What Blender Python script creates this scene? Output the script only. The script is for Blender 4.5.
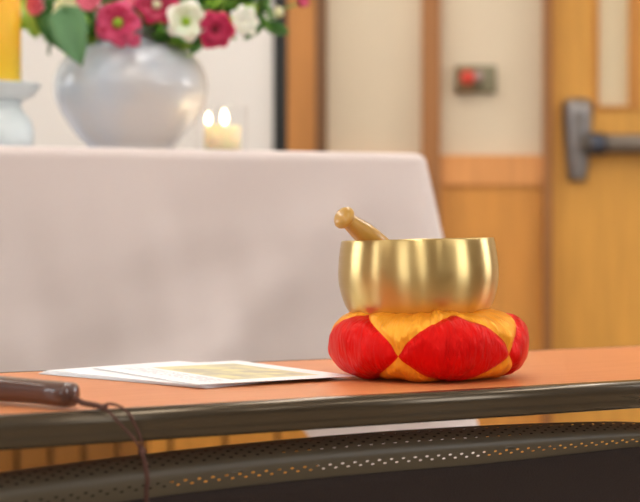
import bpy, bmesh, math, random
from mathutils import Vector, Matrix
random.seed(7)
for o in list(bpy.data.objects): bpy.data.objects.remove(o)
scn = bpy.context.scene
COL = scn.collection
PI = math.pi; R = math.radians
CZ = 0.858                     # camera height

# ------------------------------------------------------------------ camera
cd = bpy.data.cameras.new('camera'); cam = bpy.data.objects.new('camera', cd); COL.objects.link(cam)
cam.location = (0, 0, CZ); cam.rotation_euler = (R(90 - 0.465), 0, 0)
cd.lens = 90; cd.sensor_width = 36; cd.clip_start = 0.05
cd.dof.use_dof = True; cd.dof.focus_distance = 1.77; cd.dof.aperture_fstop = 4.7
scn.camera = cam

# ------------------------------------------------------------------ world, light, exposure
w = bpy.data.worlds.new('world'); scn.world = w; w.use_nodes = True
bg = w.node_tree.nodes['Background']; bg.inputs[0].default_value = (0.95, 0.97, 1.0, 1); bg.inputs[1].default_value = 6.5
LAMP = 11.0
scn.view_settings.view_transform = 'Standard'; scn.view_settings.look = 'None'
scn.view_settings.gamma = 1; scn.view_settings.use_curve_mapping = False
scn.view_settings.exposure = 0.14
def portal(loc, rot, sx, sy):
    l = bpy.data.lights.new('portal', 'AREA'); l.shape = 'RECTANGLE'; l.size = sx; l.size_y = sy
    l.cycles.is_portal = True
    o = bpy.data.objects.new('window_portal', l); o.location = loc; o.rotation_euler = rot; COL.objects.link(o)

# ------------------------------------------------------------------ helpers
def P(px, py, D):              # a point seen at a photo pixel, at depth D in metres
    return Vector(((px - 320) * D / 1600, D, CZ - (py - 238) * D / 1600))
def srgb(r, g, b):
    f = lambda c: (c/255)/12.92 if c/255 <= .04045 else ((c/255+.055)/1.055)**2.4
    return (f(r), f(g), f(b), 1)
class N:
    def __init__(s, name):
        s.m = bpy.data.materials.new(name); s.m.use_nodes = True
        s.t = s.m.node_tree; s.b = s.t.nodes['Principled BSDF']
    def n(s, typ, **kw):
        x = s.t.nodes.new(typ)
        for k, v in kw.items():
            if k.startswith('_'): setattr(x, k[1:], v)
            else: x.inputs[k.replace('__', ' ')].default_value = v
        return x
    def l(s, a, b): s.t.links.new(a, b)
def mat(name, col, rough=.5, metal=0, noise=0, nscale=8, bump=0, bscale=60, stretch=(1,1,1), coat=0, sheen=0, spec=.5, trans=0, ior=1.45, sss=0):
    q = N(name); b = q.b
    b.inputs['Base Color'].default_value = col; b.inputs['Roughness'].default_value = rough
    b.inputs['Metallic'].default_value = metal; b.inputs['Coat Weight'].default_value = coat
    b.inputs['Sheen Weight'].default_value = sheen; b.inputs['Specular IOR Level'].default_value = spec
    b.inputs['Transmission Weight'].default_value = trans; b.inputs['IOR'].default_value = ior
    if sss:
        b.inputs['Subsurface Weight'].default_value = sss; b.inputs['Subsurface Radius'].default_value = (.02,.012,.006); b.inputs['Subsurface Scale'].default_value = 1
    tc = q.n('ShaderNodeTexCoord'); mp = q.n('ShaderNodeMapping'); mp.inputs['Scale'].default_value = stretch
    q.l(tc.outputs['Object'], mp.inputs[0])
    if noise:
        nz = q.n('ShaderNodeTexNoise', Scale=nscale, Detail=5.0); q.l(mp.outputs[0], nz.inputs['Vector'])
        rp = q.n('ShaderNodeMapRange'); rp.inputs[1].default_value=.3; rp.inputs[2].default_value=.7
        rp.inputs[3].default_value = 1-noise; rp.inputs[4].default_value = 1+noise
        q.l(nz.outputs[0], rp.inputs[0])
        mx = q.n('ShaderNodeVectorMath', _operation='SCALE'); mx.inputs[0].default_value = col[:3]
        q.l(rp.outputs[0], mx.inputs['Scale']); q.l(mx.outputs[0], b.inputs['Base Color'])
    if bump:
        n2 = q.n('ShaderNodeTexNoise', Scale=bscale, Detail=4.0); q.l(mp.outputs[0], n2.inputs['Vector'])
        bp = q.n('ShaderNodeBump', Strength=bump, Distance=.002); q.l(n2.outputs[0], bp.inputs['Height']); q.l(bp.outputs[0], b.inputs['Normal'])
    return q.m
def emit(name, col, s):
    q = N(name); q.b.inputs['Base Color'].default_value = col
    q.b.inputs['Emission Color'].default_value = col; q.b.inputs['Emission Strength'].default_value = s
    return q.m

def obj(name, bm, m, parent=None, smooth=True, bevel=0, world=None):
    """link a bmesh as one mesh object; coordinates are world, or local to parent"""
    bmesh.ops.recalc_face_normals(bm, faces=bm.faces)
    me = bpy.data.meshes.new(name); bm.to_mesh(me); bm.free()
    for mm in (m if isinstance(m, (list, tuple)) else [m]): me.materials.append(mm)
    me.polygons.foreach_set('use_smooth', [smooth]*len(me.polygons))
    o = bpy.data.objects.new(name, me); COL.objects.link(o)
    if parent: o.parent = parent
    if bevel:
        b = o.modifiers.new('bevel', 'BEVEL'); b.width = bevel; b.segments = 3; b.limit_method = 'ANGLE'; b.harden_normals = False
        if smooth:
            for p in me.polygons: p.use_smooth = True
    return o
def tag(o, label, cat, group=None):
    o['label'] = label; o['category'] = cat
    if group: o['group'] = group
    return o
def thing(name, label, cat, loc=(0,0,0), rz=0, group=None, rot=None):
    o = bpy.data.objects.new(name, None); COL.objects.link(o); o.empty_display_size = .05
    o.location = loc; o.rotation_euler = rot or (0, 0, rz)
    return tag(o, label, cat, group)
def struct(name, bm, m, parent=None, bevel=0):
    o = obj(name, bm, m, parent, smooth=bool(bevel), bevel=bevel)
    if not parent: o['kind'] = 'structure'
    return o
def box(bm, x0, x1, y0, y1, z0, z1, M=None):
    v = [bm.verts.new(p) for p in ((x0,y0,z0),(x1,y0,z0),(x1,y1,z0),(x0,y1,z0),(x0,y0,z1),(x1,y0,z1),(x1,y1,z1),(x0,y1,z1))]
    for f in ((0,1,2,3),(4,5,6,7),(0,1,5,4),(1,2,6,5),(2,3,7,6),(3,0,4,7)): bm.faces.new([v[i] for i in f])
    if M: bmesh.ops.transform(bm, matrix=M, verts=v)
    return bm
def B(*a, **k): return box(bmesh.new(), *a, **k)
def lathe(prof, n=64, bm=None, M=None):
    bm = bm or bmesh.new(); rings = []; new = []
    for r, z in prof:
        if r < 1e-6: rg = [bm.verts.new((0,0,z))]
        else: rg = [bm.verts.new((r*math.cos(2*PI*i/n), r*math.sin(2*PI*i/n), z)) for i in range(n)]
        rings.append(rg); new += rg
    for a, b in zip(rings, rings[1:]):
        for i in range(n):
            j = (i+1) % n
            if len(a) == 1 and len(b) == 1: continue
            if len(a) == 1: bm.faces.new((a[0], b[i], b[j]))
            elif len(b) == 1: bm.faces.new((a[i], a[j], b[0]))
            else: bm.faces.new((a[i], a[j], b[j], b[i]))
    if M: bmesh.ops.transform(bm, matrix=M, verts=new)
    return bm
def cr(pts, n=8):              # Catmull-Rom through points (last coords may hold a radius)
    pts = [Vector(p) for p in pts]; out = []
    q = [pts[0]*2-pts[1]] + pts + [pts[-1]*2-pts[-2]]
    for i in range(1, len(q)-2):
        a, b, c, d = q[i-1:i+3]
        for k in range(n):
            t = k/n
            out.append(.5*((2*b)+(c-a)*t+(2*a-5*b+4*c-d)*t*t+(3*b-a-3*c+d)*t**3))
    out.append(pts[-1]); return out
def tube(pts, r, n=10, bm=None):
    bm = bm or bmesh.new(); rings = []
    pts = [Vector(p) for p in pts]; up = Vector((0.13, .2, 1)).normalized()
    for i, p in enumerate(pts):
        d = (pts[min(i+1, len(pts)-1)] - pts[max(i-1, 0)]).normalized()
        a = d.cross(up)
        if a.length < 1e-4: a = d.cross(Vector((1,0,0)))
        a.normalize(); b = a.cross(d)
        rr = r[i] if isinstance(r, (list, tuple)) else r
        rings.append([bm.verts.new(p + (a*math.cos(2*PI*k/n) + b*math.sin(2*PI*k/n))*rr) for k in range(n)])
    for A, C in zip(rings, rings[1:]):
        for k in range(n): bm.faces.new((A[k], A[(k+1)%n], C[(k+1)%n], C[k]))
    bm.faces.new(rings[0]); bm.faces.new(rings[-1][::-1])
    return bm
def grid(f, nu, nv, bm=None, closed=False):
    bm = bm or bmesh.new()
    g = [[bm.verts.new(f(i/nu, j/nv)) for j in range(nv+1)] for i in range(nu if closed else nu+1)]
    for i in range(nu):
        for j in range(nv):
            i2 = (i+1) % nu if closed else i+1
            bm.faces.new((g[i][j], g[i2][j], g[i2][j+1], g[i][j+1]))
    return bm
def solid(o, t, off=0):
    m = o.modifiers.new('solid', 'SOLIDIFY'); m.thickness = t; m.offset = off
def subsurf(o, l=1):
    m = o.modifiers.new('sub', 'SUBSURF'); m.levels = l; m.render_levels = l
def hnoise(x, y, s=0):
    return math.sin(x*1.7+s)*math.cos(y*2.3+s*1.3) + .5*math.sin(x*3.9-y*3.1+s*2) + .25*math.sin(x*8.3+y*6.7+s)

# ------------------------------------------------------------------ materials
plaster = mat('cream_plaster', srgb(216,201,176), .85, noise=.03, nscale=3, bump=.1)
white_paint = mat('white_ceiling', srgb(235,232,225), .9)
floor_m = mat('beige_floor', srgb(168,150,128), .45, noise=.08, nscale=4)
def woodmat(name, col, rough=.45, var=.12, stretch=(6,6,.5), sc=6, coat=0):
    return mat(name, srgb(*col), rough, noise=var, nscale=sc, stretch=stretch, coat=coat)
wood_wall = woodmat('wainscot_wood', (208,144,68))
wood_rail = woodmat('rail_wood', (218,152,90))
wood_pill = woodmat('pillar_wood', (184,124,62))
wood_dark = woodmat('dark_trim_wood', (110,74,42))
wood_mid = woodmat('brown_trim_wood', (160,108,62))
wood_door = woodmat('door_wood', (212,155,70))
wood_door2 = woodmat('door_moulding', (188,126,56))
white_board = mat('board_white', srgb(226,222,217), .5)
black_m = mat('black_frame', srgb(22,24,22), .4)
steel = mat('panic_steel', srgb(140,136,134), .35, metal=.8)
steel_d = mat('panic_bar_grey', srgb(120,110,100), .45, metal=.6)
glass_frost = mat('vision_panel_pane', srgb(220,205,172), .4)

# ================================================================== SETTING
X0, X1, Y0, Y1, H = -3.6, 3.6, -3.6, 5.0, 2.75
struct('floor', B(X0-.3, X1+.3, Y0-.3, Y1+.3, -.1, 0), floor_m)
struct('ceiling', B(X0-.3, X1+.3, Y0-.3, Y1+.3, H, H+.1), white_paint)
rear_plaster = mat('dimming_wall_brown', srgb(128,114,98), .85, noise=.03, nscale=3)  # dark colour invented for unseen walls to deepen bowl reflections and cut fill
def wallx(name, a0, a1, holes, fixed0, fixed1, axis):
    """wall along axis ('x' or 'y') from a0 to a1 with holes (s0, s1, z0, z1)"""
    bm = bmesh.new()
    def bb(s0, s1, z0, z1):
        if s1-s0 < 1e-4 or z1-z0 < 1e-4: return
        if axis == 'x': box(bm, s0, s1, fixed0, fixed1, z0, z1)
        else: box(bm, fixed0, fixed1, s0, s1, z0, z1)
    p = a0
    for s0, s1, z0, z1 in sorted(holes):
        bb(p, s0, 0, H); bb(s0, s1, 0, z0); bb(s0, s1, z1, H); p = s1
    bb(p, a1, 0, H)
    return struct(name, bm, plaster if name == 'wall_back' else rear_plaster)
mx = lambda px, D=5.0: (px-320)*D/1600
DL, DR = mx(549.5), mx(549.5)+.92
wallx('wall_back', X0, X1, [(DL, DR, 0, 2.1)], Y1, Y1+.15, 'x')
rear_w = [(-3.05, -1.55, .95, 2.3), (.15, .75, .95, 2.3)]
left_w = [(-.15, .55, .95, 2.3), (2.2, 3.6, .95, 2.3)]
right_w = [(-.75, .65, .95, 2.3), (2.9, 4.1, .95, 2.3)]
wallx('wall_front', X0, X1, rear_w, Y0-.15, Y0, 'x')
wallx('wall_left', Y0, Y1, left_w, X0-.15, X0, 'y')
wallx('wall_right', Y0, Y1, right_w, X1, X1+.15, 'y')
wn = 0
frame_m = mat('window_frame_grey', srgb(120,116,110), .4)
for side, lst in (('f', rear_w), ('l', left_w), ('r', right_w)):
    for s0, s1, z0, z1 in lst:
        wn += 1; bm = bmesh.new(); e = .05; c = (s0+s1)/2
        for a, b_, z, zz in ((s0, s0+e, z0, z1), (s1-e, s1, z0, z1), (c-e/2, c+e/2, z0+e, z1-e), (s0+e, s1-e, z0, z0+e), (s0+e, s1-e, z1-e, z1)):
            if side == 'f': box(bm, a, b_, Y0-.11, Y0-.05, z, zz)
            elif side == 'l': box(bm, X0-.11, X0-.05, a, b_, z, zz)
            else: box(bm, X1+.05, X1+.11, a, b_, z, zz)
        struct('window_%d' % wn, bm, frame_m)
        cy, cz = (s0+s1)/2, (z0+z1)/2
        if side == 'f': portal((cy, Y0-.13, cz), (R(90), 0, 0), s1-s0, z1-z0)
        elif side == 'l': portal((X0-.13, cy, cz), (0, R(-90), 0), z1-z0, s1-s0)
        else: portal((X1+.13, cy, cz), (0, R(90), 0), z1-z0, s1-s0)
# trims on the back wall (depth 5 m)
yb = Y1
zr = CZ + (238-155.5)*yb/1600; zr2 = CZ + (238-185)*yb/1600
tn = 0
def trim(bm, m):
    global tn; tn += 1
    return struct('trim_%d' % tn, bm, m)
trim(B(mx(287), mx(316), yb-.06, yb, 0, H), wood_pill)                 # pillar by the board
trim(B(mx(315.5), mx(327), yb-.07, yb, 0, H), wood_dark)
trim(B(mx(421), mx(439), yb-.05, yb, 0, H), wood_mid)
trim(B(mx(439), mx(542), yb-.03, yb, zr2, zr), wood_rail)              # dado rail right
trim(B(mx(327), mx(421), yb-.03, yb, zr2, zr), wood_rail)
trim(B(mx(439), mx(542), yb-.018, yb, 0, zr2), wood_wall)              # dado panels
trim(B(mx(327), mx(421), yb-.018, yb, 0, zr2), wood_wall)
trim(B(X0, mx(287), yb-.018, yb, 0, .80), wood_wall)
trim(B(mx(542), mx(549.5), yb-.05, yb+.15, 0, 2.13), woodmat('jamb_wood', (150,100,56)))
trim(B(DR, DR+.04, yb-.05, yb+.15, 0, 2.13), wood_mid)
trim(B(DL, DR, yb-.05, yb+.15, 2.1, 2.14), wood_mid)
# door with vision panel and panic bar
door = bpy.data.objects.new('door_1', None); COL.objects.link(door); door['kind'] = 'structure'; door.location = (DL, yb, 0)
vx0, vx1 = mx(598)-DL, mx(629)-DL; vz0, vz1 = CZ+(238-106)*yb/1600, 1.95
dw = DR-DL
bm = bmesh.new()
for a in ((.003, vx0, .01, 2.095), (vx1, dw-.003, .01, 2.095), (vx0, vx1, .01, vz0), (vx0, vx1, vz1, 2.095)):
    box(bm, a[0], a[1], .0, .045, a[2], a[3])
obj('door_leaf', bm, wood_door, door, smooth=False)
obj('vision_pane', B(vx0, vx1, .018, .026, vz0, vz1), glass_frost, door, smooth=False)
bm = bmesh.new(); e = .012
for a in ((vx0-e, vx0, vz0-e, vz1+e), (vx1, vx1+e+.02, vz0-e, vz1+e), (vx0, vx1, vz0-e, vz0), (vx0, vx1, vz1, vz1+e)):
    box(bm, a[0], a[1], -.008, .002, a[2], a[3])
obj('moulding', bm, wood_door2, door, smooth=False)
hx, hz0, hz1 = mx(577)-DL, CZ+(238-181)*yb/1600, CZ+(238-99)*yb/1600
bm = bmesh.new()                                                       # bar end case: a tapering rounded shield
def case(u, v):
    t = v; wd = .048*(1-.42*t**2)*(1-(max(0, .12-t)/.12)**3*.3)
    a = (u-.5)*PI
    return (hx + wd*math.sin(a), -.002-.06*math.cos(a)*(1-.45*t)*min(1, .55+t*4), hz1 + (hz0-hz1)*t)
cs = grid(case, 14, 16); cs.faces.new([v for v in cs.verts][0::17][::1]) ; cs.faces.new([v for v in cs.verts][16::17])
obj('bar_case', cs, steel, door)
bz = CZ+(238-145)*yb/1600
cs = tube([(hx+.02, -.045, bz), (hx+.6, -.045, bz)], .031, 16)
obj('push_bar', cs, steel_d, door)
obj('bar_collar', tube([(hx+.03, -.045, bz), (hx+.075, -.045, bz)], .035, 16), mat('collar_dark', srgb(70,74,86), .4, metal=.6), door)
obj('far_bracket', B(hx+.6, hx+.66, -.075, 0, bz-.05, bz+.05), steel, door, bevel=.008)

# ceiling lights
lamp_m = emit('lamp_diffuser', (1, .95, .88, 1), LAMP)
lf0 = None
k = 0
for x in (-2.2, 0, 2.2):
    for y in (-2.0, .3, 2.6, 4.2):
        lab = '%s ceiling strip light' % ('white metal and opal')
        if lf0 is None:
            lf0 = thing('ceiling_light', 'long recessed ceiling light with opal diffuser', 'ceiling light', (x, y, H), group='ceiling lights')
            a = obj('light_housing', B(-.17, .17, -.62, .62, -.03, 0), white_paint, lf0, bevel=.004)
            b = obj('diffuser', B(-.15, .15, -.6, .6, -.042, -.03), lamp_m, lf0, smooth=False)
        else:
            r = lf0.copy(); COL.objects.link(r); r.location = (x, y, H)
            for ch in (a, b):
                c = ch.copy(); COL.objects.link(c); c.parent = r

# white board with black frame on the back wall
wb = thing('whiteboard', 'large white board with a black edge behind the vase', 'board', (0, yb-.02, 0))
obj('board_surface', B(-2.0, mx(274), -.03, .0, .82, 2.4), white_board, wb, smooth=False)
bm = bmesh.new(); x1_ = mx(274); x2_ = mx(287.5)
box(bm, x1_, x2_, -.045, .015, .78, 2.44); box(bm, -2.035, -2.0, -.045, .015, .78, 2.44)
box(bm, -2.0, x1_, -.045, .0, 2.4, 2.44); box(bm, -2.0, x1_, -.045, .0, .78, .82)
obj('board_frame', bm, black_m, wb, smooth=False)

# wall switch / call box with a red button
D = yb-.001
p0 = P(475.5, 80.5, D)
sw = thing('wall_call_box', 'small grey metal box with a round red button on cream wall', 'call box', (p0.x, yb, p0.z))
olive = mat('box_olive', srgb(120,112,88), .5); brown = mat('box_bronze', srgb(120,92,58), .5); red_b = mat('button_red', srgb(215,70,55), .4)
obj('back_plate', B(-.064, .064, -.012, 0, -.042, .046), olive, sw, bevel=.004)
obj('button_housing', B(-.060, -.004, -.03, -.012, -.042, .040), brown, sw, bevel=.005)
obj('red_button', lathe([(0,.02),(.016,.018),(.021,.01),(.022,0)], 24, M=Matrix.Translation((-.028,-.030,.006)) @ Matrix.Rotation(R(90),4,'X')), red_b, sw)
obj('grey_button', lathe([(0,.012),(.014,.01),(.017,0)], 24, M=Matrix.Translation((.004,-.026,.010)) @ Matrix.Rotation(R(90),4,'X')), mat('button_grey', srgb(176,150,146), .4), sw)
obj('terminal_cover', B(.012, .060, -.026, -.012, -.038, .040), mat('cover_olive', srgb(128,122,96), .5), sw, bevel=.005)

# low slatted wooden screens seen under the altar
slat = woodmat('slat_wood', (200,138,56)); slat_shaded = woodmat('slat_wood_shaded', (140,92,36)); gap_m = woodmat('slat_gap', (88,56,22))  # left boards: same wood, darkened to paint in the altar's shadow
def screen(name, pxs, D, m, lab):
    xs = [mx(p, D) for p in pxs]
    t = thing(name, lab, 'wooden screen', ((xs[0]+xs[-1])/2, D, 0)); cx = (xs[0]+xs[-1])/2
    obj('backing', B(xs[0]-cx, xs[-1]-cx, .02, .035, 0, .50), gap_m, t, smooth=False)
    for a, b_ in zip(xs, xs[1:]):
        obj('board', B(a-cx+.006, b_-cx-.006, 0, .02, .0, .48), m, t, bevel=.003)
    obj('cap_rail', B(xs[0]-cx, xs[-1]-cx, -.005, .04, .48, .515), m, t, bevel=.003)
screen('slatted_screen', [-86,-52,-18,16,50,83,117,143], 4.3, slat_shaded, 'low wooden screen with narrow boards standing under left of altar')
screen('slatted_screen', [146,170,225,277,327], 4.3, slat, 'low wooden screen with broad boards standing under altar middle')

# ================================================================== ALTAR with cloth
za = 1.0155
AL = R(19.0); au = Vector((math.cos(AL), math.sin(AL), 0)); an = Vector((-math.sin(AL), math.cos(AL), 0))
ac = P(429, 154, 3.0); ac.z = 0                                     # front right corner
L_A, W_A = 1.5, .62
altar = thing('altar_table', 'altar table hidden under the white cloth', 'table', tuple(ac), AL)
altw = woodmat('altar_wood', (150,105,60))
obj('table_top', B(-L_A+.022, -.022, .022, W_A-.022, za-.035, za-.003), altw, altar, bevel=.01)
for x in (-L_A+.03, -.07):
    for y in (.03, .42):
        obj('leg', B(x, x+.045, y, y+.045, 0, za-.035), altw, altar, bevel=.004)
cloth_m = mat('white_cloth', srgb(222,210,207), .85, bump=.25, bscale=900, sheen=.2)
def cloth():
    bm = bmesh.new(); rc = .035; e = .004
    # perimeter (rounded rectangle), counter-clockwise from the left of the front edge
    per = []
    def arc(cx, cy, a0):
        for k in range(0, 17):
            a = a0 + PI/2*k/16; per.append((cx+rc*math.cos(a), cy+rc*math.sin(a), math.cos(a), math.sin(a), math.sin(PI*k/16)))
    nF = 120
    x0, x1_, y0, y1_ = -L_A-e, e, -e, W_A+e
    for k in range(1, nF): 
        t = k/nF; per.append((x0+rc+(x1_-x0-2*rc)*t, y0, 0, -1, 0))
    arc(x1_-rc, y0+rc, -PI/2)
    for k in range(1, 50): t = k/50; per.append((x1_, y0+rc+(y1_-y0-2*rc)*t, 1, 0, 0))
    arc(x1_-rc, y1_-rc, 0)
    for k in range(1, nF): t = k/nF; per.append((x1_-rc-(x1_-x0-2*rc)*t, y1_, 0, 1, 0))
    arc(x0+rc, y1_-rc, PI/2)
    for k in range(1, 50): t = k/50; per.append((x0, y1_-rc-(y1_-y0-2*rc)*t, -1, 0, 0))
    arc(x0+rc, y0+rc, PI)
    n = len(per); NV = 40; rings = []
    corner_pts = ((x1_, y0), (x1_, y1_), (x0, y0), (x0, y1_))
    for j in range(-8, NV+1):
        ring = []
        for i, (px, py, nx, ny, cn) in enumerate(per):
            dc = min(math.hypot(px-cx, py-cy) for cx, cy in corner_pts)
            near = math.exp(-(dc/.10)**2); wide = math.exp(-(dc/.5)**2)
            # hem: higher along the front, dropping to a point near the corners
            df = min(math.hypot(px-cx, py-cy) for cx, cy in ((x1_, y0), (x0, y0)))
            st = 1/(1+math.exp((df-.235)/.012))
            hem = .53 - .14*st - .05*near*(1 if py < .3 else 0)
            if j < 0:
                f = (j+8)/8; rr = .02
                a = f*PI/2
                x, y, z = px-nx*rr*(1-math.sin(a)), py-ny*rr*(1-math.sin(a)), za-rr*(1-math.cos(a))
            else:
                t = j/NV; d = t*(za-.02-hem); z = za-.02-d
                out = d*(.035+.155*near) 
                fold = .010*min(1, d*4)*(math.sin(px*9+py*5+d*3.0)*.6+ .5*math.sin(px*17-d*6+py*7))*(1-.7*near)
                diag = .024*min(1, d*3)*math.exp(-((dc-.12-d*.9)/.07)**2) - .016*min(1,d*3)*math.exp(-((dc-.30-d*.9)/.1)**2)
                wr = .0018*hnoise(px*14+d*10, d*16-px*6, 2)*min(1, d*6)
                o_ = out+fold+wr+diag+.006*min(1,d*8)
                ex = (1 if px > x1_-.2 else -1)*near*0
                x, y = px+nx*o_, py+ny*o_
            ring.append(bm.verts.new((x, y, z)))
        rings.append(ring)
    for a, b_ in zip(rings, rings[1:]):
        for i in range(n): bm.faces.new((a[i], a[(i+1)%n], b_[(i+1)%n], b_[i]))
    bm.faces.new(rings[0])
    bmesh.ops.transform(bm, matrix=Matrix.Translation(ac) @ Matrix.Rotation(AL, 4, 'Z'), verts=bm.verts)
    bmesh.ops.translate(bm, vec=(-ac.x,-ac.y,0), verts=bm.verts)
    return bm
co = obj('altar_cloth', cloth(), cloth_m); co.location = (ac.x, ac.y, 0)
tag(co, 'long white cloth draped over the altar table behind the bowl', 'tablecloth')
solid(co, .0015, 1)

# ------------------------------------------------------------------ things on the altar
ZA = za + .0025
VD = 3.08
vc = P(131, 100, VD); vc.z = ZA
pz = lambda py, D: CZ-(py-238)*D/1600-ZA                # height above altar top
pr = lambda n, D=VD: n*D/1600
q = N('pale_celadon_glaze')
tc = q.n('ShaderNodeTexCoord'); nz = q.n('ShaderNodeTexNoise', Scale=5.0, Detail=3.0); q.l(tc.outputs['Object'], nz.inputs[0])
rm = q.n('ShaderNodeValToRGB'); rm.color_ramp.elements[0].position=.38; rm.color_ramp.elements[1].position=.62
rm.color_ramp.elements[0].color = srgb(194,206,220); rm.color_ramp.elements[1].color = srgb(210,207,205)
q.l(nz.outputs[0], rm.inputs[0]); q.l(rm.outputs[0], q.b.inputs['Base Color']); q.b.inputs['Roughness'].default_value=.26; q.b.inputs['Coat Weight'].default_value=.25
vase = thing('flower_vase', 'round pale grey-blue glazed vase holding the flowers on the altar', 'vase', tuple(vc))
vp = [(0,0),(pr(38),0),(pr(41),.004),(pr(44),pz(146,VD)),(pr(52),pz(138,VD)),(pr(63),pz(123,VD)),(pr(72),pz(108,VD)),(pr(76.5),pz(92,VD)),(pr(76),pz(80,VD)),(pr(71),pz(66,VD)),(pr(60),pz(54,VD)),(pr(45),pz(46,VD)),(pr(37),pz(42,VD)),(pr(34),pz(38,VD)),(pr(38),pz(33,VD)),(pr(36),pz(32,VD)),(pr(31),pz(36,VD)),(pr(30),pz(42,VD)),(pr(42),pz(52,VD)),(pr(66),pz(75,VD)),(pr(70),pz(95,VD)),(pr(40),.02),(0,.015)]
prof = [tuple(v)[:2] for v in cr([(a, b_, 0) for a, b_ in vp], 4)]
prof[0] = (0, 0); prof[-1] = (0, .015)
obj('vase_body', lathe([(max(a,0), b_) for a, b_ in prof], 72), q.m, vase)
mouth = Vector((vc.x, vc.y, CZ-(38-238)*VD/1600))

# flowers
def petal_m(name, c1, c2):
    q = N(name); tc = q.n('ShaderNodeUVMap'); sp = q.n('ShaderNodeSeparateXYZ'); q.l(tc.outputs[0], sp.inputs[0])
    rm = q.n('ShaderNodeValToRGB'); rm.color_ramp.elements[0].position=.15; rm.color_ramp.elements[1].position=.95
    rm.color_ramp.elements[0].color = srgb(*c1); rm.color_ramp.elements[1].color = srgb(*c2)
    q.l(sp.outputs[0], rm.inputs[0]); q.l(rm.outputs[0], q.b.inputs['Base Color'])
    q.b.inputs['Roughness'].default_value=.6; q.b.inputs['Subsurface Weight'].default_value=.15; q.b.inputs['Subsurface Scale'].default_value=.01
    return q.m
PM = {'magenta': petal_m('petal_magenta', (196,30,84), (226,92,136)), 'pink': petal_m('petal_pink', (240,160,170), (232,95,125)),
      'white': petal_m('petal_white', (235,240,205), (250,246,235)), 'cream': petal_m('petal_cream', (215,225,150), (244,236,200)),
      'crimson': petal_m('petal_crimson', (150,10,50), (208,40,95))}
cen_g = mat('flower_centre_green', srgb(150,190,50), .7, bump=.6, bscale=200); cen_w = mat('flower_centre_white', srgb(225,225,190), .7, bump=.6, bscale=200)
cen_y = mat('flower_centre_brown', srgb(120,40,50), .7, bump=.6, bscale=200)
leaf_ms = [mat('leaf_green', srgb(98,156,54), .5, noise=.2, nscale=20), mat('leaf_bright', srgb(160,200,80), .5, noise=.2, nscale=20), mat('leaf_dark', srgb(58,112,44), .5, noise=.2, nscale=20)]
stem_m = mat('stem_green', srgb(96,140,60), .6)
leaf_blue = mat('leaf_grey_green', srgb(104,152,104), .55, noise=.12, nscale=20)
def petal_bm(L, W, cup, curl, twist=0, M=None, bm=None):
    bm = bm or bmesh.new(); uv = bm.loops.layers.uv.verify(); nu, nv = 8, 6; g = []; new = []
    for i in range(nu+1):
        t = i/nu; row = []
        for j in range(nv+1):
            s = j/nv*2-1
            wd = W*(math.sin(PI*min(1, .08+.86*t)**.85))**.7
            x = L*t*(1-.06*s*s) ; y = s*wd/2; z = cup*math.sin(t*PI*.5)*1 - curl*t**3 + .18*W*s*s*math.sin(PI*t) + .03*L*math.sin(t*7+s*3+twist)
            row.append((bm.verts.new((x, y, z)), t, s))
        g.append(row); new += [r[0] for r in row]
    for i in range(nu):
        for j in range(nv):
            qd = (g[i][j], g[i+1][j], g[i+1][j+1], g[i][j+1])
            try: f = bm.faces.new([a[0] for a in qd])
            except ValueError: continue
            for lp, a in zip(f.loops, qd): lp[uv].uv = (a[1], (a[2]+1)/2)
    if M: bmesh.ops.transform(bm, matrix=M, verts=new)
    return bm
def facing(d):
    return Vector(d).normalized().to_track_quat('Z', 'Y').to_matrix().to_4x4()
def flower(px, py, D, dia_px, kind, face, label, n=6, layers=1, cup=.35, centre=None, name='flower', cat='flower', openness=1.0, group=None):
    p = P(px, py, D); rad = pr(dia_px, D)/2
    t = thing(name, label, cat, tuple(p), group=group)
    Rm = facing(face)
    for l in range(layers):
        for k in range(n):
            a = 2*PI*(k+.5*l)/n + random.uniform(-.1,.1)
            LL = rad*(1-.22*l)*random.uniform(.92, 1.06)
            tilt = R(12+22*l)+ (1-openness)*R(60)
            M = Rm @ Matrix.Rotation(a, 4, 'Z') @ Matrix.Rotation(-tilt, 4, 'Y')
            o = obj('petal', petal_bm(LL, LL*(1.25 if n <= 6 else .85), LL*cup*.5, LL*.25, k, M), PM[kind], t)
            solid(o, .0008)
    if centre:
        M = Rm @ Matrix.Translation((0,0,rad*.05))
        bm = lathe([(0,rad*.26),(rad*.12,rad*.24),(rad*.2,rad*.15),(rad*.22,0),(0,-rad*.02)], 16, M=M)
        obj('flower_centre', bm, centre, t)
    back = Rm @ Vector((0,0,-1))
    end = Vector((mouth.x+random.uniform(-.03,.03), mouth.y+random.uniform(-.03,.03), mouth.z-.06)) - p
    top = Vector((end.x*.4, end.y*.5+.02, max(end.z*.3, -.03)+.0))
    if end.length > .03:
        obj('stem', tube(cr([(0,0,0), tuple(back*.02), tuple(end*.55+Vector((0,.015,.01))), tuple(Vector((end.x, end.y, end.z+.03))), tuple(end)], 6), .0022, 6), stem_m, t)
    return t
flower(119, 24, 2.96, 52, 'magenta', (-.1,-1,.1), 'large magenta flower with a green centre above the middle of the vase', 5, centre=cen_g)
flower(157, 6, 2.97, 46, 'crimson', (.1,-1,.15), 'crimson flower with a whitish centre at the top of the bouquet', 6, 1, centre=cen_w)
flower(186, 22, 2.95, 46, 'white', (.15,-1,.0), 'white open flower with a green centre right of the vase middle', 5, centre=cen_g, cup=.5)
flower(215, 30, 2.96, 42, 'crimson', (.2,-1,-.1), 'dark crimson flower with a brown centre between the two white flowers', 6, 2, centre=cen_y, cup=.6)
flower(240, 24, 3.0, 40, 'white', (.5,-1,.1), 'creamy white double flower at the right of the bouquet', 7, 3, cup=.8, openness=.75)
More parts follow.
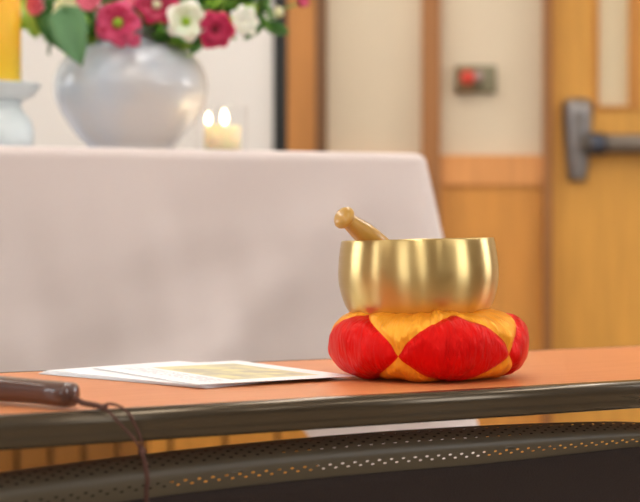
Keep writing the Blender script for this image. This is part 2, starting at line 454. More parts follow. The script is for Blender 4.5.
flower(72, 13, 2.96, 42, 'cream', (-.3,-1,.2), 'greenish cream flower above the big grey-green leaf', 7, 3, cup=.8, openness=.8)
flower(92, 4, 2.94, 36, 'pink', (-.1,-1,.2), 'pink rounded flower beside the greenish cream flower', 6, 3, cup=.9, openness=.6)
flower(42, 5, 2.97, 32, 'pink', (-.6,-1,-.2), 'salmon pink flower at the left edge of the bouquet', 6, 2, cup=.9, openness=.55)
flower(134, 38, 2.94, 24, 'magenta', (.1,-1,-.5), 'small half-open magenta bud hanging over the vase neck', 5, 2, cup=1, openness=.4, name='flower_bud', cat='flower bud')
flower(138, 0, 3.0, 34, 'pink', (0,-1,.3), 'pale pink flower between the magenta and the crimson flowers', 6, 2, cup=.7, openness=.7)
flower(277, 14, 3.04, 18, 'cream', (.4,-1,.3), 'small cream bud beside the black board edge', 5, 2, cup=1, openness=.25, name='flower_bud', cat='flower bud')
flower(300, 3, 3.04, 20, 'magenta', (.6,-1,.1), 'small magenta bud furthest right on its own stem', 5, 2, cup=1, openness=.4, name='flower_bud', cat='flower bud')
flower(105, -18, 3.05, 40, 'white', (0,-1,.5), 'white flower at the crown of the bouquet above the picture edge', 6, 2, cup=.6)
flower(200, -22, 3.05, 40, 'magenta', (.2,-1,.5), 'magenta flower at the crown of the bouquet right side', 6, 1, centre=cen_g)

def leaf_bm(L, W, M=None, bm=None, heart=False):
    bm = bm or bmesh.new(); nu, nv = 8, 4; g = []; new = []
    for i in range(nu+1):
        t = i/nu; row = []
        wd = W*(math.sin(PI*(t**(.55 if heart else .8))))**(.8)+W*.02
        for j in range(nv+1):
            s = j/nv*2-1
            row.append(bm.verts.new((L*t - (L*.12*abs(s) if heart and t < .3 else 0), s*wd/2, .10*W*abs(s)*2 - L*.22*t*t + .02*L*math.sin(t*9+s*4))))
        g.append(row); new += row
    for i in range(nu):
        for j in range(nv): bm.faces.new((g[i][j], g[i+1][j], g[i+1][j+1], g[i][j+1]))
    if M: bmesh.ops.transform(bm, matrix=M, verts=new)
    return bm
def broad(px, py, D, tx, ty, wpx, m, lab):
    p = P(px, py, D); d = P(tx, ty, D-.02)-p; L = d.length
    X = d.normalized(); Z = Vector((-.15,-1,.1)); Y = Z.cross(X).normalized(); Z = X.cross(Y)
    M = Matrix((X, Y, Z)).transposed().to_4x4()
    t = thing('broad_leaf', lab, 'leaf', tuple(p))
    o = obj('leaf_blade', leaf_bm(L, pr(wpx, D), M, heart=True), m, t); solid(o, .0008)
    end = mouth-Vector((0,0,.04))-p
    obj('stem', tube(cr([(0,0,0), tuple(end*.3+Vector((0,.02,.04))), tuple(end*.75+Vector((0,.0,.04))), tuple(end)], 6), .002, 6), stem_m, t)
broad(67, 14, 2.93, 80, 64, 38, leaf_blue, 'large drooping grey-green leaf hanging over the left of vase')
broad(50, 6, 2.97, 64, 52, 34, leaf_ms[2], 'darker leaf tucked behind the drooping grey-green leaf')
broad(30, 2, 3.02, 36, 36, 18, leaf_ms[1], 'bright green leaf beside the yellow pillar candle')
# leafy sprigs fill the bouquet
sprigs = [(30,-6,3.05),(36,20,3.08),(55,-4,3.1),(70,34,3.04),(85,26,3.02),(104,40,3.02),(100,2,3.1),(120,-10,3.12),(140,20,3.05),(150,30,3.03),(168,22,3.05),(172,-6,3.1),(186,44,3.0),(198,8,3.06),(205,44,3.05),(222,8,3.08),(228,-6,3.12),(245,6,3.08),(255,22,3.08),(262,10,3.1),(268,-4,3.1),(250,-14,3.1),(80,-16,3.12),(160,-20,3.15),(215,-22,3.15),(192,56,3.03),(228,20,3.06),(245,-4,3.06),(258,14,3.05),(264,28,3.07),(236,2,3.04),(212,12,3.03),(262,-2,3.05),(20,6,3.1),(40,28,3.1),(60,6,3.06),(110,6,3.06),(128,14,3.04),(172,36,3.02),(203,38,3.02)]
for i, (px, py, D) in enumerate(sprigs):
    p = P(px, py, D)
    zone = 'at the left side' if px < 90 else ('in the middle' if px < 190 else 'at the right side')
    t = thing('leafy_sprig', 'green leafy sprig among the flowers %s of the bouquet' % zone, 'sprig', tuple(p), group='leafy sprigs %s of the bouquet' % zone)
    end = mouth-Vector((random.uniform(-.03,.03),random.uniform(-.03,.03),.05))-p
    pts = cr([(0,0,0), tuple(end*.5+Vector((0,.01,.02))), tuple(end+Vector((0,0,.03))), tuple(end)], 6)
    obj('stem', tube(pts, .0018, 5), stem_m, t)
    for k in range(8):
        at_ = pts[min(k//2*2, len(pts)-1)]
        d = Vector((random.uniform(-1,1), random.uniform(-1,.2), random.uniform(-.5,.9))).normalized()
        if py > 38: d = Vector((random.uniform(-1,1), random.uniform(-1,.0), random.uniform(-.1,.7))).normalized()
        M = Matrix.Translation(at_) @ d.to_track_quat('X','Z').to_matrix().to_4x4() @ Matrix.Rotation(random.uniform(-1,1),4,'X')
        s = random.uniform(.8,1.2)*(.7 if py > 38 else 1)
        o = obj('leaf', leaf_bm(.056*s, .034*s, M), leaf_ms[i % 3 if k % 3 else (i+1) % 3], t)

# pillar candle on footed dish, left
DC = 2.93
c0 = P(-2, 100, DC); c0.z = ZA
dish_m = mat('pale_porcelain', srgb(212,224,228), .3, coat=.4)
zz = lambda py: CZ-(py-238)*DC/1600-ZA
rr = lambda n: n*DC/1600
dish = thing('footed_dish', 'pale blue-white footed dish under the yellow candle', 'candle holder', tuple(c0))
obj('dish_bowl', lathe([(0,zz(101)),(rr(26),zz(101)),(rr(36),zz(96)),(rr(42),zz(87)),(rr(43.5),zz(84.5)),(rr(41),zz(85)),(rr(30),zz(88)),(0,zz(88))], 48), dish_m, dish)
obj('dish_foot', lathe([(0,0),(rr(33),0),(rr(36),zz(140)),(rr(36),zz(132)),(rr(33),zz(120)),(rr(26),zz(112)),(rr(23),zz(106)),(rr(24),zz(101)),(0,zz(101))], 48), dish_m, dish)
cz0 = c0.z+zz(88)+.0005
cndl = thing('pillar_candle', 'thick yellow-orange pillar candle standing on the footed dish', 'candle', (c0.x, c0.y, cz0))
rc_ = rr(23)
q = N('yellow_wax'); tc = q.n('ShaderNodeTexCoord'); sp = q.n('ShaderNodeSeparateXYZ'); q.l(tc.outputs['Object'], sp.inputs[0])
rm = q.n('ShaderNodeValToRGB'); mr = q.n('ShaderNodeMapRange'); mr.inputs[1].default_value=0; mr.inputs[2].default_value=.22; q.l(sp.outputs[2], mr.inputs[0]); q.l(mr.outputs[0], rm.inputs[0])
rm.color_ramp.elements[0].color = srgb(248,208,50); rm.color_ramp.elements[1].color = srgb(250,178,50)
q.l(rm.outputs[0], q.b.inputs['Base Color']); q.b.inputs['Roughness'].default_value=.45
q.b.inputs['Subsurface Weight'].default_value=.3; q.b.inputs['Subsurface Scale'].default_value=.01
obj('wax_body', lathe([(0,0),(rc_-.002,0),(rc_,.002),(rc_,.196),(rc_-.004,.2),(rc_-.01,.196),(0,.192)], 48), q.m, cndl)
wick_m = mat('wick', srgb(50,40,35), .9)
obj('wick', tube([(0,0,.19),(.001,0,.2),(.002,0,.206)], .0012, 6), wick_m, cndl)

# candle in glass; the second flame is added in place of a reflection
DG = 3.02
g0 = P(221, 120, DG); g0.z = ZA
gq = N('clear_thin_glass'); gt = gq.n('ShaderNodeBsdfTransparent'); gg = gq.n('ShaderNodeBsdfGlossy', Roughness=.05)
gt.inputs[0].default_value = (.99,.99,.99,1); lw_ = gq.n('ShaderNodeLayerWeight', Blend=.5); fr_ = gq.n('ShaderNodeMath', _operation='POWER'); fr_.inputs[1].default_value = 4.0; gq.l(lw_.outputs['Facing'], fr_.inputs[0])
fr2 = gq.n('ShaderNodeMath', _operation='MULTIPLY'); fr2.inputs[1].default_value = .22; gq.l(fr_.outputs[0], fr2.inputs[0]); ms = gq.n('ShaderNodeMixShader')
gq.l(fr2.outputs[0], ms.inputs[0]); gq.l(gt.outputs[0], ms.inputs[1]); gq.l(gg.outputs[0], ms.inputs[2])
gq.l(ms.outputs[0], gq.t.nodes['Material Output'].inputs[0]); glass = gq.m
gl = thing('glass_candle_cup', 'clear glass cup around the small lit candle beside vase', 'candle cup', tuple(g0))
gr = pr(27, DG)
gh = CZ-(107-238)*DG/1600-ZA
obj('cup_glass', lathe([(0,0),(gr-.003,0),(gr,.003),(gr,gh),(gr-.001,gh+.001),(gr-.002,gh),(gr-.002,.006),(0,.005)], 48), glass, gl)
wax = N('cream_wax'); wax.b.inputs['Base Color'].default_value = srgb(255,236,200); wax.b.inputs['Subsurface Weight'].default_value=.9
wax.b.inputs['Subsurface Radius'].default_value=(1,.6,.3); wax.b.inputs['Subsurface Scale'].default_value=.03; wax.b.inputs['Roughness'].default_value=.4
cb = P(222.5, 120, DG); zt = CZ-(126-238)*DG/1600
cc = thing('lit_candle', 'small cream candle with a flame and an added reflection flame inside the glass cup', 'candle', (cb.x, DG, ZA+.0065))
wr_ = pr(18.5, DG); hh = zt-ZA-.0065
obj('wax_body', lathe([(0,0),(wr_,0),(wr_,hh-.003),(wr_-.002,hh),(wr_-.005,hh-.003),(0,hh-.004)], 36), wax.m, cc)
flame_m = emit('flame', (1,.74,.42,1), 13)
for fx, fh in ((224.5, 17), (208.5, 14)):  # smaller left flame and its wick stand in for the glass reflection
    x = mx(fx, DG)-cb.x; s = fh/20
    f0 = hh+.001
    obj('wick', tube([(x,0,hh-.005),(x,0,f0+.003)], .0008, 6), wick_m, cc)
    fo = obj('flame', lathe([(0,f0+.001),(.005*s,f0+.006*s),(.0082*s,f0+.014*s),(.0068*s,f0+.024*s),(.003*s,f0+.032*s),(0,f0+.038*s)], 20, M=Matrix.Translation((x,0,0))), flame_m, cc)

# ================================================================== FRONT TABLE
TZ = .70; TA = R(29.0)
tt = thing('folding_table', 'long narrow table with orange-brown laminate top and grey rounded edge', 'table', (0, 1.575, 0), TA)
lam = N('orange_laminate'); tc = lam.n('ShaderNodeTexCoord'); mp = lam.n('ShaderNodeMapping'); mp.inputs['Scale'].default_value=(1.2,18,1)
lam.l(tc.outputs['Object'], mp.inputs[0]); nz = lam.n('ShaderNodeTexNoise', Scale=9.0, Detail=6.0, Roughness=.6); lam.l(mp.outputs[0], nz.inputs[0])
rm = lam.n('ShaderNodeValToRGB'); rm.color_ramp.elements[0].position=.3; rm.color_ramp.elements[1].position=.7
rm.color_ramp.elements[0].color = srgb(206,124,70); rm.color_ramp.elements[1].color = srgb(221,146,94)
lam.l(nz.outputs[0], rm.inputs[0]); lam.l(rm.outputs[0], lam.b.inputs['Base Color']); lam.b.inputs['Roughness'].default_value=.38
edge_m = mat('edge_moulding', srgb(86,76,62), .22, metal=.6)
S0, S1, TD = -.75, 1.05, .45
EH = .031
obj('table_top', B(S0, S1, .008, TD-.008, TZ-.026, TZ), lam.m, tt, smooth=False)
def mould(y0, sgn):
    # rounded grey edging, profile in (y,z)
    pf = [(.009,0.0004),(.0045,.0004),(.0018,-.0002),(-.0005,-.0013),(-.0024,-.0030),(-.0037,-.0052),(-.0045,-.0080),(-.0047,-.0110),(-.0042,-.0160),(-.0028,-.0195),(-.0030,-.0215),(-.0030,-.0265),(-.0010,-.0295),(.004,-.031),(.016,-.031),(.016,-.0262),(.009,-.0262)]
    bm = bmesh.new(); a = [bm.verts.new((S0, y0+sgn*p[0], TZ+p[1])) for p in pf]; b_ = [bm.verts.new((S1, y0+sgn*p[0], TZ+p[1])) for p in pf]
    n = len(pf)
    for i in range(n): bm.faces.new((a[i], a[(i+1)%n], b_[(i+1)%n], b_[i]))
    bm.faces.new(a); bm.faces.new(b_[::-1]); return bm
o = obj('edge_moulding', mould(0, 1), edge_m, tt)
o = obj('edge_moulding', mould(TD, -1), edge_m, tt)
for x in (S0, S1-.008): obj('end_moulding', B(x-.006 if x == S0 else x+.008, x+.0 if x == S0 else x+.014, -.001, TD+.001, TZ-.03, TZ), edge_m, tt, bevel=.002)
legm = mat('leg_grey_metal', srgb(120,118,114), .4, metal=.7)
for x in (S0+.06, S1-.06):
    for y in (.06, TD-.06):
        obj('leg', tube([(x, y, .0), (x, y, TZ-.027)], .016, 14), legm, tt)
    obj('leg_brace', tube([(x, .075, .12), (x, TD-.075, .12)], .011, 12), legm, tt)
DFT = lambda py: CZ*0+ (CZ-TZ)*1600/(py-238)

# ------------------------------------------------------------------ cushion
CC = Vector(((428-320)*1.82/1600, 1.82, TZ+.0008))
Rc, Hc = .1135, .0765
q = N('red_and_gold_satin')
uvn = q.n('ShaderNodeUVMap'); sp = q.n('ShaderNodeSeparateXYZ'); q.l(uvn.outputs[0], sp.inputs[0])
th0 = -21.0
def math_n(op, a, b=None):
    x = q.n('ShaderNodeMath', _operation=op)
    for i, v in enumerate((a, b)):
        if v is None: continue
        if isinstance(v, (int, float)): x.inputs[i].default_value = v
        else: q.l(v, x.inputs[i])
    return x.outputs[0]
# u counts diamonds (5 round), fraction .5 = diamond centre; v = -1..1 cross-section stored as 0..1
fr = math_n('FRACT', sp.outputs[0]); du = math_n('MULTIPLY', math_n('ABSOLUTE', math_n('SUBTRACT', fr, .5)), 2.0)
dv = math_n('ABSOLUTE', math_n('SUBTRACT', math_n('MULTIPLY', sp.outputs[1], 2.0), .945))
sm = math_n('ADD', math_n('POWER', du, 1.15), math_n('POWER', math_n('DIVIDE', dv, .435), 1.15))
mask = math_n('LESS_THAN', sm, 1.0)
tc = q.n('ShaderNodeTexCoord')
mixc = q.n('ShaderNodeMix', _data_type='RGBA'); mixc.inputs['A'].default_value = srgb(255,172,46); mixc.inputs['B'].default_value = srgb(222,4,10)
q.l(mask, mixc.inputs['Factor'])
q.l(mixc.outputs['Result'], q.b.inputs['Base Color'])
mtm = q.n('ShaderNodeMapRange'); mtm.inputs[3].default_value=.4; mtm.inputs[4].default_value=.3; q.l(mask, mtm.inputs[0]); q.l(mtm.outputs[0], q.b.inputs['Metallic'])
spm = q.n('ShaderNodeMapRange'); spm.inputs[3].default_value=.75; spm.inputs[4].default_value=.28; q.l(mask, spm.inputs[0]); q.l(spm.outputs[0], q.b.inputs['Specular IOR Level'])
q.b.inputs['Roughness'].default_value=.30; q.b.inputs['Sheen Weight'].default_value=.0; q.b.inputs['Specular Tint'].default_value=(1,.6,.4,1)
q.b.inputs['Sheen Tint'].default_value=(1,.7,.5,1)
# crumpled satin: fine creases running up and down the cushion
mp = q.n('ShaderNodeMapping'); mp.inputs['Scale'].default_value = (7, 3, 1); q.l(uvn.outputs[0], mp.inputs[0])
n1 = q.n('ShaderNodeTexNoise', Scale=1.6, Detail=5.0, Roughness=.6, Distortion=1.2); q.l(mp.outputs[0], n1.inputs[0])
b1 = q.n('ShaderNodeBump', Strength=1.0, Distance=.006); q.l(n1.outputs[0], b1.inputs['Height'])
mp2 = q.n('ShaderNodeMapping'); mp2.inputs['Scale'].default_value = (90, 60, 1); q.l(uvn.outputs[0], mp2.inputs[0])
n2 = q.n('ShaderNodeTexNoise', Scale=1.0, Detail=2.0); q.l(mp2.outputs[0], n2.inputs[0])
b2 = q.n('ShaderNodeBump', Strength=.15, Distance=.0005); q.l(n2.outputs[0], b2.inputs['Height']); q.l(b1.outputs[0], b2.inputs['Normal'])
q.l(b2.outputs[0], q.b.inputs['Normal'])
def cushion():
    bm = bmesh.new(); uv = bm.loops.layers.uv.verify()
    nu, nv = 300, 96; g = []
    for i in range(nu):
        th = 2*PI*i/nu; row = []            # th measured from the camera side, positive to the right
        u = (math.degrees(th)-th0)/72.0
        f = u-math.floor(u); duv = abs(f-.5)*2
        for j in range(nv+1):
            v = -1+2*j/nv; a = v*PI*.985                     # -1 underside centre .. 0 outer .. 1 top centre
            # superellipse cross-section round (rt, Hc/2)
            ca, sa = math.cos(a), math.sin(a)
            e = .80; ex = math.copysign(abs(ca)**e, ca); ez = math.copysign(abs(sa)**e, sa)
            rad = .056 + .0575*ex; z = Hc/2 + (Hc/2)*ez
            rad = max(rad, .0002)
            if abs(v) > .55:                                  # dimpled middle, top carries the bowl
                k = (abs(v)-.55)/.45
                if v > 0: z -= .020*min(1,k*1.15)**1.5 * 1
            smv = duv**1.15 + (abs(v+.055)/.435)**1.15
            seam = math.exp(-((smv-1)/.10)**2)*max(0, 1-abs(v)*1.05)
            nrm = Vector((ca, 0, sa))
            puff = -.0042*seam + .0012*math.sin(5*th+1.1) + .0010*hnoise(th*4, v*5, 1)*(1-abs(v)**3)
            # gathers towards the button on top
            if v > .25: puff += .0015*math.sin(th*20+math.sin(th*3)*2)*min(1,(v-.25)*3)*(1-max(0,v-.6)*2.4)
            rad += puff*ca; z += puff*sa
            rad = max(rad, .0002)
            if v < 0: z = max(z, 0.0)
            x = rad*math.sin(th); y = -rad*math.cos(th)
            row.append((bm.verts.new((x, y, z)), u, (v+1)/2))
        g.append(row)
    for i in range(nu):
        for j in range(nv):
            i2 = (i+1) % nu
            qd = [g[i][j], g[i2][j], g[i2][j+1], g[i][j+1]]
            f = bm.faces.new([p[0] for p in qd])
            for lp, p in zip(f.loops, qd):
                uu = p[1]
                if i2 == 0 and p in (g[0][j], g[0][j+1]): uu += 5
                lp[uv].uv = (uu, p[2])
    return bm
cu = obj('bowl_cushion', cushion(), q.m); cu.location = CC
tag(cu, 'round red and gold satin cushion with diamond patches under the bowl', 'cushion')

# ------------------------------------------------------------------ singing bowl
BC = Vector(((419.3-320)*1.83/1600, 1.83, TZ+.0650))
q = N('brushed_brass'); q.b.inputs['Metallic'].default_value=1; q.b.inputs['Base Color'].default_value=(.64,.47,.20,1)
q.b.inputs['Roughness'].default_value=.30; q.b.inputs['Anisotropic'].default_value=.82; q.b.inputs['Anisotropic Rotation'].default_value=.25
tg = q.n('ShaderNodeTangent', _direction_type='RADIAL', _axis='Z'); q.l(tg.outputs[0], q.b.inputs['Tangent'])
tc = q.n('ShaderNodeTexCoord'); mp = q.n('ShaderNodeMapping'); mp.inputs['Scale'].default_value=(6,6,900); q.l(tc.outputs['Object'], mp.inputs[0])
nz = q.n('ShaderNodeTexNoise', Scale=1.0, Detail=3.0); q.l(mp.outputs[0], nz.inputs[0])
mr = q.n('ShaderNodeMapRange'); mr.inputs[3].default_value=.24; mr.inputs[4].default_value=.40; q.l(nz.outputs[0], mr.inputs[0]); q.l(mr.outputs[0], q.b.inputs['Roughness'])
bp = q.n('ShaderNodeBump', Strength=.12, Distance=.0003); q.l(nz.outputs[0], bp.inputs['Height']); q.l(bp.outputs[0], q.b.inputs['Normal'])
hb = .0918
vp = [(0,0),(.045,0),(.066,.0014),(.0765,.0065),(.0832,.0155),(.0883,.0290),(.0911,.0430),(.0916,.0560),(.0905,.0700),(.0887,.0835),(.0872,hb-.001)]
prof = [(max(0,v[0]), max(0,v[1])) for v in cr([(a, b_, 0) for a, b_ in vp], 5)]
prof += [(.0866,hb),(.0850,hb),(.0844,hb-.001)] + [(max(0,v[0]),v[1]) for v in cr([(.0844,hb-.001,0),(.0875,.068,0),(.0885,.053,0),(.0845,.027,0),(.072,.009,0),(.045,.004,0),(0,.004,0)],5)][1:]
bw = obj('singing_bowl', lathe(prof, 128), q.m); bw.location = BC; bw.rotation_euler = (0, R(-1.3), 0)
tag(bw, 'brushed brass singing bowl resting on the red and gold cushion', 'singing bowl')

# ------------------------------------------------------------------ striker leaning in the bowl
K = P(344, 217.5, 1.763); C2 = P(371, 239, 1.792)
ax = (C2-K).normalized()
st = thing('bowl_striker', 'tan wooden striker with a knob leaning inside the brass bowl', 'striker', tuple(K))
q = woodmat('striker_wood', (192,146,66), .3, .08, (3,3,3), 10, coat=.4)
M = ax.to_track_quat('Z','Y').to_matrix().to_4x4()
obj('knob', lathe([(0,-.0062),(.006,-.0060),(.0105,-.0045),(.0132,-.0008),(.0130,.0022),(.0108,.0052),(.0088,.0066)], 32, M=M), q, st)
obj('shaft', lathe([(.0086,.0050),(.0088,.0075),(.0096,.014),(.0115,.026),(.0127,.036),(.0130,.048),(.0124,.070),(.0110,.120),(.0100,.168),(.0075,.178),(0,.180)], 32, M=M), q, st)

# ------------------------------------------------------------------ leaflets
pw = mat('paper_white', srgb(244,244,248), .55)
def page_m():
    q = N('printed_page'); uvn = q.n('ShaderNodeUVMap'); sp = q.n('ShaderNodeSeparateXYZ'); q.l(uvn.outputs[0], sp.inputs[0])
    def mt(op, a, b=None):
        x = q.n('ShaderNodeMath', _operation=op)
        for i, v in enumerate((a, b)):
            if v is None: continue
            if isinstance(v, (int, float)): x.inputs[i].default_value = v
            else: q.l(v, x.inputs[i])
        return x.outputs[0]
    def rect(u0, u1, v0, v1):
        U, V = sp.outputs[0], sp.outputs[1]
        return mt('MULTIPLY', mt('MULTIPLY', mt('GREATER_THAN', U, u0), mt('LESS_THAN', U, u1)), mt('MULTIPLY', mt('GREATER_THAN', V, v0), mt('LESS_THAN', V, v1)))
    pic = rect(.30, .86, .12, .86)
    nz = q.n('ShaderNodeTexNoise', Scale=6.0, Detail=4.0); q.l(uvn.outputs[0], nz.inputs[0])
    rm = q.n('ShaderNodeValToRGB'); rm.color_ramp.elements[0].position=.4; rm.color_ramp.elements[1].position=.6
    rm.color_ramp.elements[0].color = srgb(196,188,164); rm.color_ramp.elements[1].color = srgb(230,222,170); q.l(nz.outputs[0], rm.inputs[0])
    # text: rows broken into words
    lines = mt('LESS_THAN', mt('FRACT', mt('MULTIPLY', sp.outputs[0], 34.0)), .42)
    mp = q.n('ShaderNodeMapping'); mp.inputs['Scale'].default_value=(34,60,1); q.l(uvn.outputs[0], mp.inputs[0])
    wn_ = q.n('ShaderNodeTexWhiteNoise', _noise_dimensions='2D')
    sn = q.n('ShaderNodeVectorMath', _operation='FLOOR'); q.l(mp.outputs[0], sn.inputs[0]); q.l(sn.outputs[0], wn_.inputs['Vector'])
    txt = mt('MULTIPLY', mt('MULTIPLY', lines, mt('GREATER_THAN', wn_.outputs[0], .35)), rect(.10, .25, .1, .9))
    m1 = q.n('ShaderNodeMix', _data_type='RGBA'); m1.inputs['A'].default_value = srgb(246,246,250); q.l(pic, m1.inputs['Factor']); q.l(rm.outputs[0], m1.inputs['B'])
    m2 = q.n('ShaderNodeMix', _data_type='RGBA'); m2.inputs['B'].default_value = srgb(190,190,200); q.l(m1.outputs['Result'], m2.inputs['A']); q.l(txt, m2.inputs['Factor'])
    q.l(m2.outputs['Result'], q.b.inputs['Base Color']); q.b.inputs['Roughness'].default_value=.45
    return q.m
page = page_m()
def sheet(F, ang, z, thick, m, lift=0.0, Lb=.21, La=.297):
    """front corner F; b runs right-away at ang; a runs left-away"""
    b_ = Vector((math.cos(ang), math.sin(ang), 0)); a = Vector((-math.sin(ang), math.cos(ang), 0))
    bm = bmesh.new(); uv = bm.loops.layers.uv.verify(); nu, nv = 24, 18
    def zf(s, t): return lift*(.4*math.sin(s*PI)*math.sin(t*PI*.9+.3) + .9*(max(0, s-.55)/.45)**2*.6)
    top = [[bm.verts.new(a*La*i/nu + b_*Lb*j/nv + Vector((0,0,thick+zf(i/nu,j/nv)))) for j in range(nv+1)] for i in range(nu+1)]
    bot = [[bm.verts.new(a*La*i/nu + b_*Lb*j/nv + Vector((0,0,zf(i/nu,j/nv)))) for j in range(nv+1)] for i in range(nu+1)]
    for i in range(nu):
        for j in range(nv):
            f = bm.faces.new((top[i][j], top[i+1][j], top[i+1][j+1], top[i][j+1]))
            for lp, (s, t) in zip(f.loops, ((i,j),(i+1,j),(i+1,j+1),(i,j+1))): lp[uv].uv = (1-t/nv*1.0 if False else t/nv, s/nu)
            bm.faces.new((bot[i][j], bot[i][j+1], bot[i+1][j+1], bot[i+1][j]))
    for i in range(nu):
        bm.faces.new((top[i][0], bot[i][0], bot[i+1][0], top[i+1][0])); bm.faces.new((top[i][nv], top[i+1][nv], bot[i+1][nv], bot[i][nv]))
    for j in range(nv):
        bm.faces.new((top[0][j], top[0][j+1], bot[0][j+1], bot[0][j])); bm.faces.new((top[nu][j], bot[nu][j], bot[nu][j+1], top[nu][j+1]))
    o = obj('leaflet', bm, m, smooth=False); o.location = (F[0], F[1], z)
    return o
zst = TZ+.0006
ords = ('lowest', 'third from the top', 'second from the top', 'just under the printed leaflet')
for k, (fx, fy, ang, lift) in enumerate(((-.119, 1.672, 49, .0), (-.121, 1.671, 48, .0004), (-.123, 1.670, 46.5, .0008), (-.125, 1.669, 45, .0012))):
    o = sheet((fx, fy), R(ang), zst+k*.0009, .00045, pw, lift*.3, .20, .275)
    tag(o, 'plain white sheet in the fanned paper stack, ' + ords[k], 'leaflet', 'sheets under the illustrated leaflet')
o = sheet((-.128, 1.668), R(33), zst+4*.0009+.0003, .00045, page, .0008, .20, .258)
tag(o, 'white printed leaflet with a yellowish picture on top of the paper stack', 'leaflet')

# ------------------------------------------------------------------ dark wooden handle with cord
hw = mat('dark_polished_wood', srgb(82,50,38), .28, noise=.25, nscale=5, stretch=(1,1,6), coat=.5)
hp = thing('wooden_handle', 'dark brown wooden handle with a cord lying at the table edge', 'wooden handle', (-.2275, 1.474, TZ+.0005))
A = Vector((0,0,0)); dirh = Vector((-.080, .052, 0)).normalized(); sd = Vector((-dirh.y, dirh.x, 0))
bm = bmesh.new(); rings = []
stn = [(0,.0,.0),(.0008,.70,.76),(.003,.92,.95),(.007,1,1),(.03,.94,.98),(.06,.92,1.0),(.10,.98,1.06),(.15,1.05,1.1),(.20,1.0,1.05),(.206,.9,.9),(.208,.0,.0)]
for s, ws, hs in stn:
    ring = []
    cz = .0102+.0015*math.sin(s*18)
    for k in range(28):
        a = 2*PI*k/28; cx_, sx_ = math.cos(a), math.sin(a)
        ex = math.copysign(abs(cx_)**.6, cx_); ez = math.copysign(abs(sx_)**.65, sx_)
        ring.append(bm.verts.new(dirh*s + sd*(.0135*ws*ex) + Vector((0,0,cz+.0112*hs*ez if hs else cz))))
    rings.append(ring)
for a, b_ in zip(rings, rings[1:]):
    for k in range(28): bm.faces.new((a[k], a[(k+1)%28], b_[(k+1)%28], b_[k]))
bmesh.ops.remove_doubles(bm, verts=bm.verts, dist=1e-5)
zmin = min(v.co.z for v in bm.verts)
bmesh.ops.translate(bm, vec=(0,0,-zmin), verts=bm.verts)
obj('handle_body', bm, hw, hp)
cord_m = mat('brown_cord', srgb(92,58,48), .75, bump=.8, bscale=700)
o0 = Vector(hp.location)
def cp(px, py, D): return tuple(P(px, py, D)-o0)
def twisted(pts, r, turns, name, ply=2):
    pts = cr(pts, 10); n = len(pts)
    bm = bmesh.new()
    for q_ in range(ply):
        out = []
        for i, p in enumerate(pts):
            d = (pts[min(i+1,n-1)]-pts[max(i-1,0)]).normalized(); a = d.cross(Vector((.1,1,.2))).normalized(); b_ = a.cross(d)
            an_ = 2*PI*(turns*i/n + q_/ply)
            out.append(p + (a*math.cos(an_)+b_*math.sin(an_))*r*.55)
        tube(out, r*.62, 7, bm)
    return obj(name, bm, cord_m, hp)
twisted([cp(74,399,1.472), cp(83,403,1.462), cp(93,405,1.458), cp(103,407.5,1.453)], .0026, 6, 'cord_braid')
twisted([cp(103,408,1.453), cp(110,413,1.447), cp(120,424,1.443), cp(131,436,1.442), cp(141,449,1.442)], .0013, 9, 'cord_strand')
twisted([cp(103,406,1.453), cp(109,404,1.449), cp(118,406,1.445), cp(128,413,1.443), cp(136,427,1.442), cp(141,440,1.442), cp(142,450,1.442)], .0013, 11, 'cord_strand')
kb = bmesh.new(); bmesh.ops.create_uvsphere(kb, u_segments=14, v_segments=10, radius=.0042); bmesh.ops.scale(kb, vec=(.8,.8,1.1), verts=kb.verts); bmesh.ops.translate(kb, vec=cp(142,452,1.442), verts=kb.verts)
obj('cord_knot', kb, cord_m, hp)
twisted([cp(142,452,1.442), cp(145,465,1.44), cp(147,480,1.44), cp(146,495,1.44), cp(147,515,1.44), cp(148,540,1.44)], .0024, 14, 'cord_tail')
kb = bmesh.new(); bmesh.ops.create_uvsphere(kb, u_segments=12, v_segments=8, radius=.0035); bmesh.ops.translate(kb, vec=cp(104,407.5,1.452), verts=kb.verts)
obj('cord_knot', kb, cord_m, hp)

# ================================================================== CHAIR in front of the table
plas = mat('chair_shell_plastic', srgb(84,76,62), .42); fab = mat('chair_back_fabric', srgb(42,31,27), .9, bump=.5, bscale=500)
CA = R(29.0)
# the chair is pushed in: its back stands just under the table's front edge
ch = thing('office_chair', 'dark chair with a perforated curved top back pushed under the table', 'chair', (0, 1.575, 0), CA)
YO = .052
def topz(x):
    return .6555 - .075*(x-.12)**2 - .6*max(0, x-.40)**2
def kz(x): return 1 - .28*max(0, min(1.3, (x-.18)/.23))**1.5
def bow(x): return YO
PF = cr([(.016,-.004,0),(.006,-.0005,0),(-.006,-.0015,0),(-.0160,-.0070,0),(-.0225,-.0135,0),(-.0245,-.0200,0),(-.0225,-.0280,0),(-.0190,-.0350,0),(-.0165,-.0400,0)], 8)
cum = [0]
for a, b_ in zip(PF, PF[1:]): cum.append(cum[-1]+(b_-a).length)
def pf(s):
    s = max(0, min(cum[-1]-1e-6, s))
    for i in range(len(cum)-1):
        if cum[i+1] >= s:
            t = (s-cum[i])/(cum[i+1]-cum[i]); p = PF[i].lerp(PF[i+1], t); return p.x, p.y
def S(u, s):
    y, z = pf(s); return (u, y+bow(u), topz(u)+z*kz(u))
bm = bmesh.new()
U0, U1, pitch = -.40, .50, .0145
TOT = cum[-1]
bands = [(0, .022, None), (.022, .0265, 0), (.0265, .0310, .5), (.0310, .0355, 0), (.0355, .0395, .5), (.0395, .0540, None), (.0540, .0580, 0), (.0580, .0620, .5), (.0620, TOT, None)]
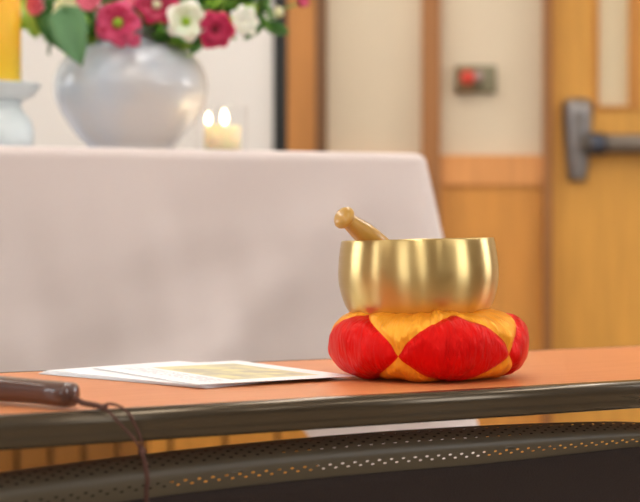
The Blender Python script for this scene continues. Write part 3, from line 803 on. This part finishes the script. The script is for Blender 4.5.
for s0, s1, off in bands:
    if off is None:
        nn = 6 if s1-s0 > .006 else 3
        grid(lambda a, b_: S(U0+(U1-U0)*a, s0+(s1-s0)*b_), 80, nn, bm)
    else:
        n = int((U1-U0)/pitch); sc = (s0+s1)/2; hs = (s1-s0)/2
        for k in range(-1, n+1):
            uc = U0+(k+.5+off)*pitch; ua, ub = max(U0, uc-pitch/2), min(U1, uc+pitch/2)
            if ub-ua < 1e-5: continue
            if ub-ua < pitch*.99:
                bm.faces.new([bm.verts.new(S(*p)) for p in ((ua,s0),(ub,s0),(ub,s1),(ua,s1))]); continue
            outer = [(ua,s0),(uc,s0),(ub,s0),(ub,sc),(ub,s1),(uc,s1),(ua,s1),(ua,sc)]
            inner = [(uc+.0021*math.cos(R(225+45*q_)), sc+.00115*math.sin(R(225+45*q_))) for q_ in range(8)]
            vo = [bm.verts.new(S(*p)) for p in outer]; vi = [bm.verts.new(S(*p)) for p in inner]
            for q_ in range(8): bm.faces.new((vo[q_], vo[(q_+1)%8], vi[(q_+1)%8], vi[q_]))
bmesh.ops.remove_doubles(bm, verts=bm.verts, dist=2e-5)
o = obj('perforated_top_shell', bm, plas, ch); 
lb = bmesh.new()                                             # added dark strips closing some holes so they read as shaded
def Lin(u, s):
    x, y, z = S(u, s); return (x, y+.0022, z-.0022)
for ua, ub, sa, sb in ((U0, U1, .0185, .0352), (U0, -.03, .0352, .0402), (.27, U1, .0352, .0402), (U0, -.15, .0530, .0630)):
    grid(lambda a, b_: Lin(ua+(ub-ua)*a, sa+(sb-sa)*b_), 60, 4, lb)
o = obj('hole_blocker', lb, mat('hole_blocker_black', srgb(28,25,22), .8), ch)
def back(a, b_):
    u = U0+.005+(U1-U0-.01)*a; d = b_*.36
    return (u, -.0150+bow(u)-.010*math.sin(b_*PI)+.05*b_, topz(u)-.0395*kz(u)-d)
o = obj('back_panel', grid(back, 60, 30), fab, ch); solid(o, .006, 0)
def side_frame(u):
    return [(u, back(0,0)[1]*0+bow(u)-.002, topz(u)-.03), (u, .02+bow(u), .5), (u, .05+YO, .36), (u*.8, .10+YO, .33)]
for u in (U0+.01, U1-.01): obj('side_rail', tube(cr(side_frame(u), 8), .009, 10), plas, ch)
obj('seat', B(-.33, .43, .12, .56, .33, .385), fab, ch, bevel=.02)
obj('seat_pan', B(-.31, .41, .14, .54, .305, .33), plas, ch, bevel=.005)
for x in (-.30, .40):
    for y in (.15, .52):
        obj('leg', tube([(x, y, .0), (x, y, .306)], .011, 10), legm, ch)
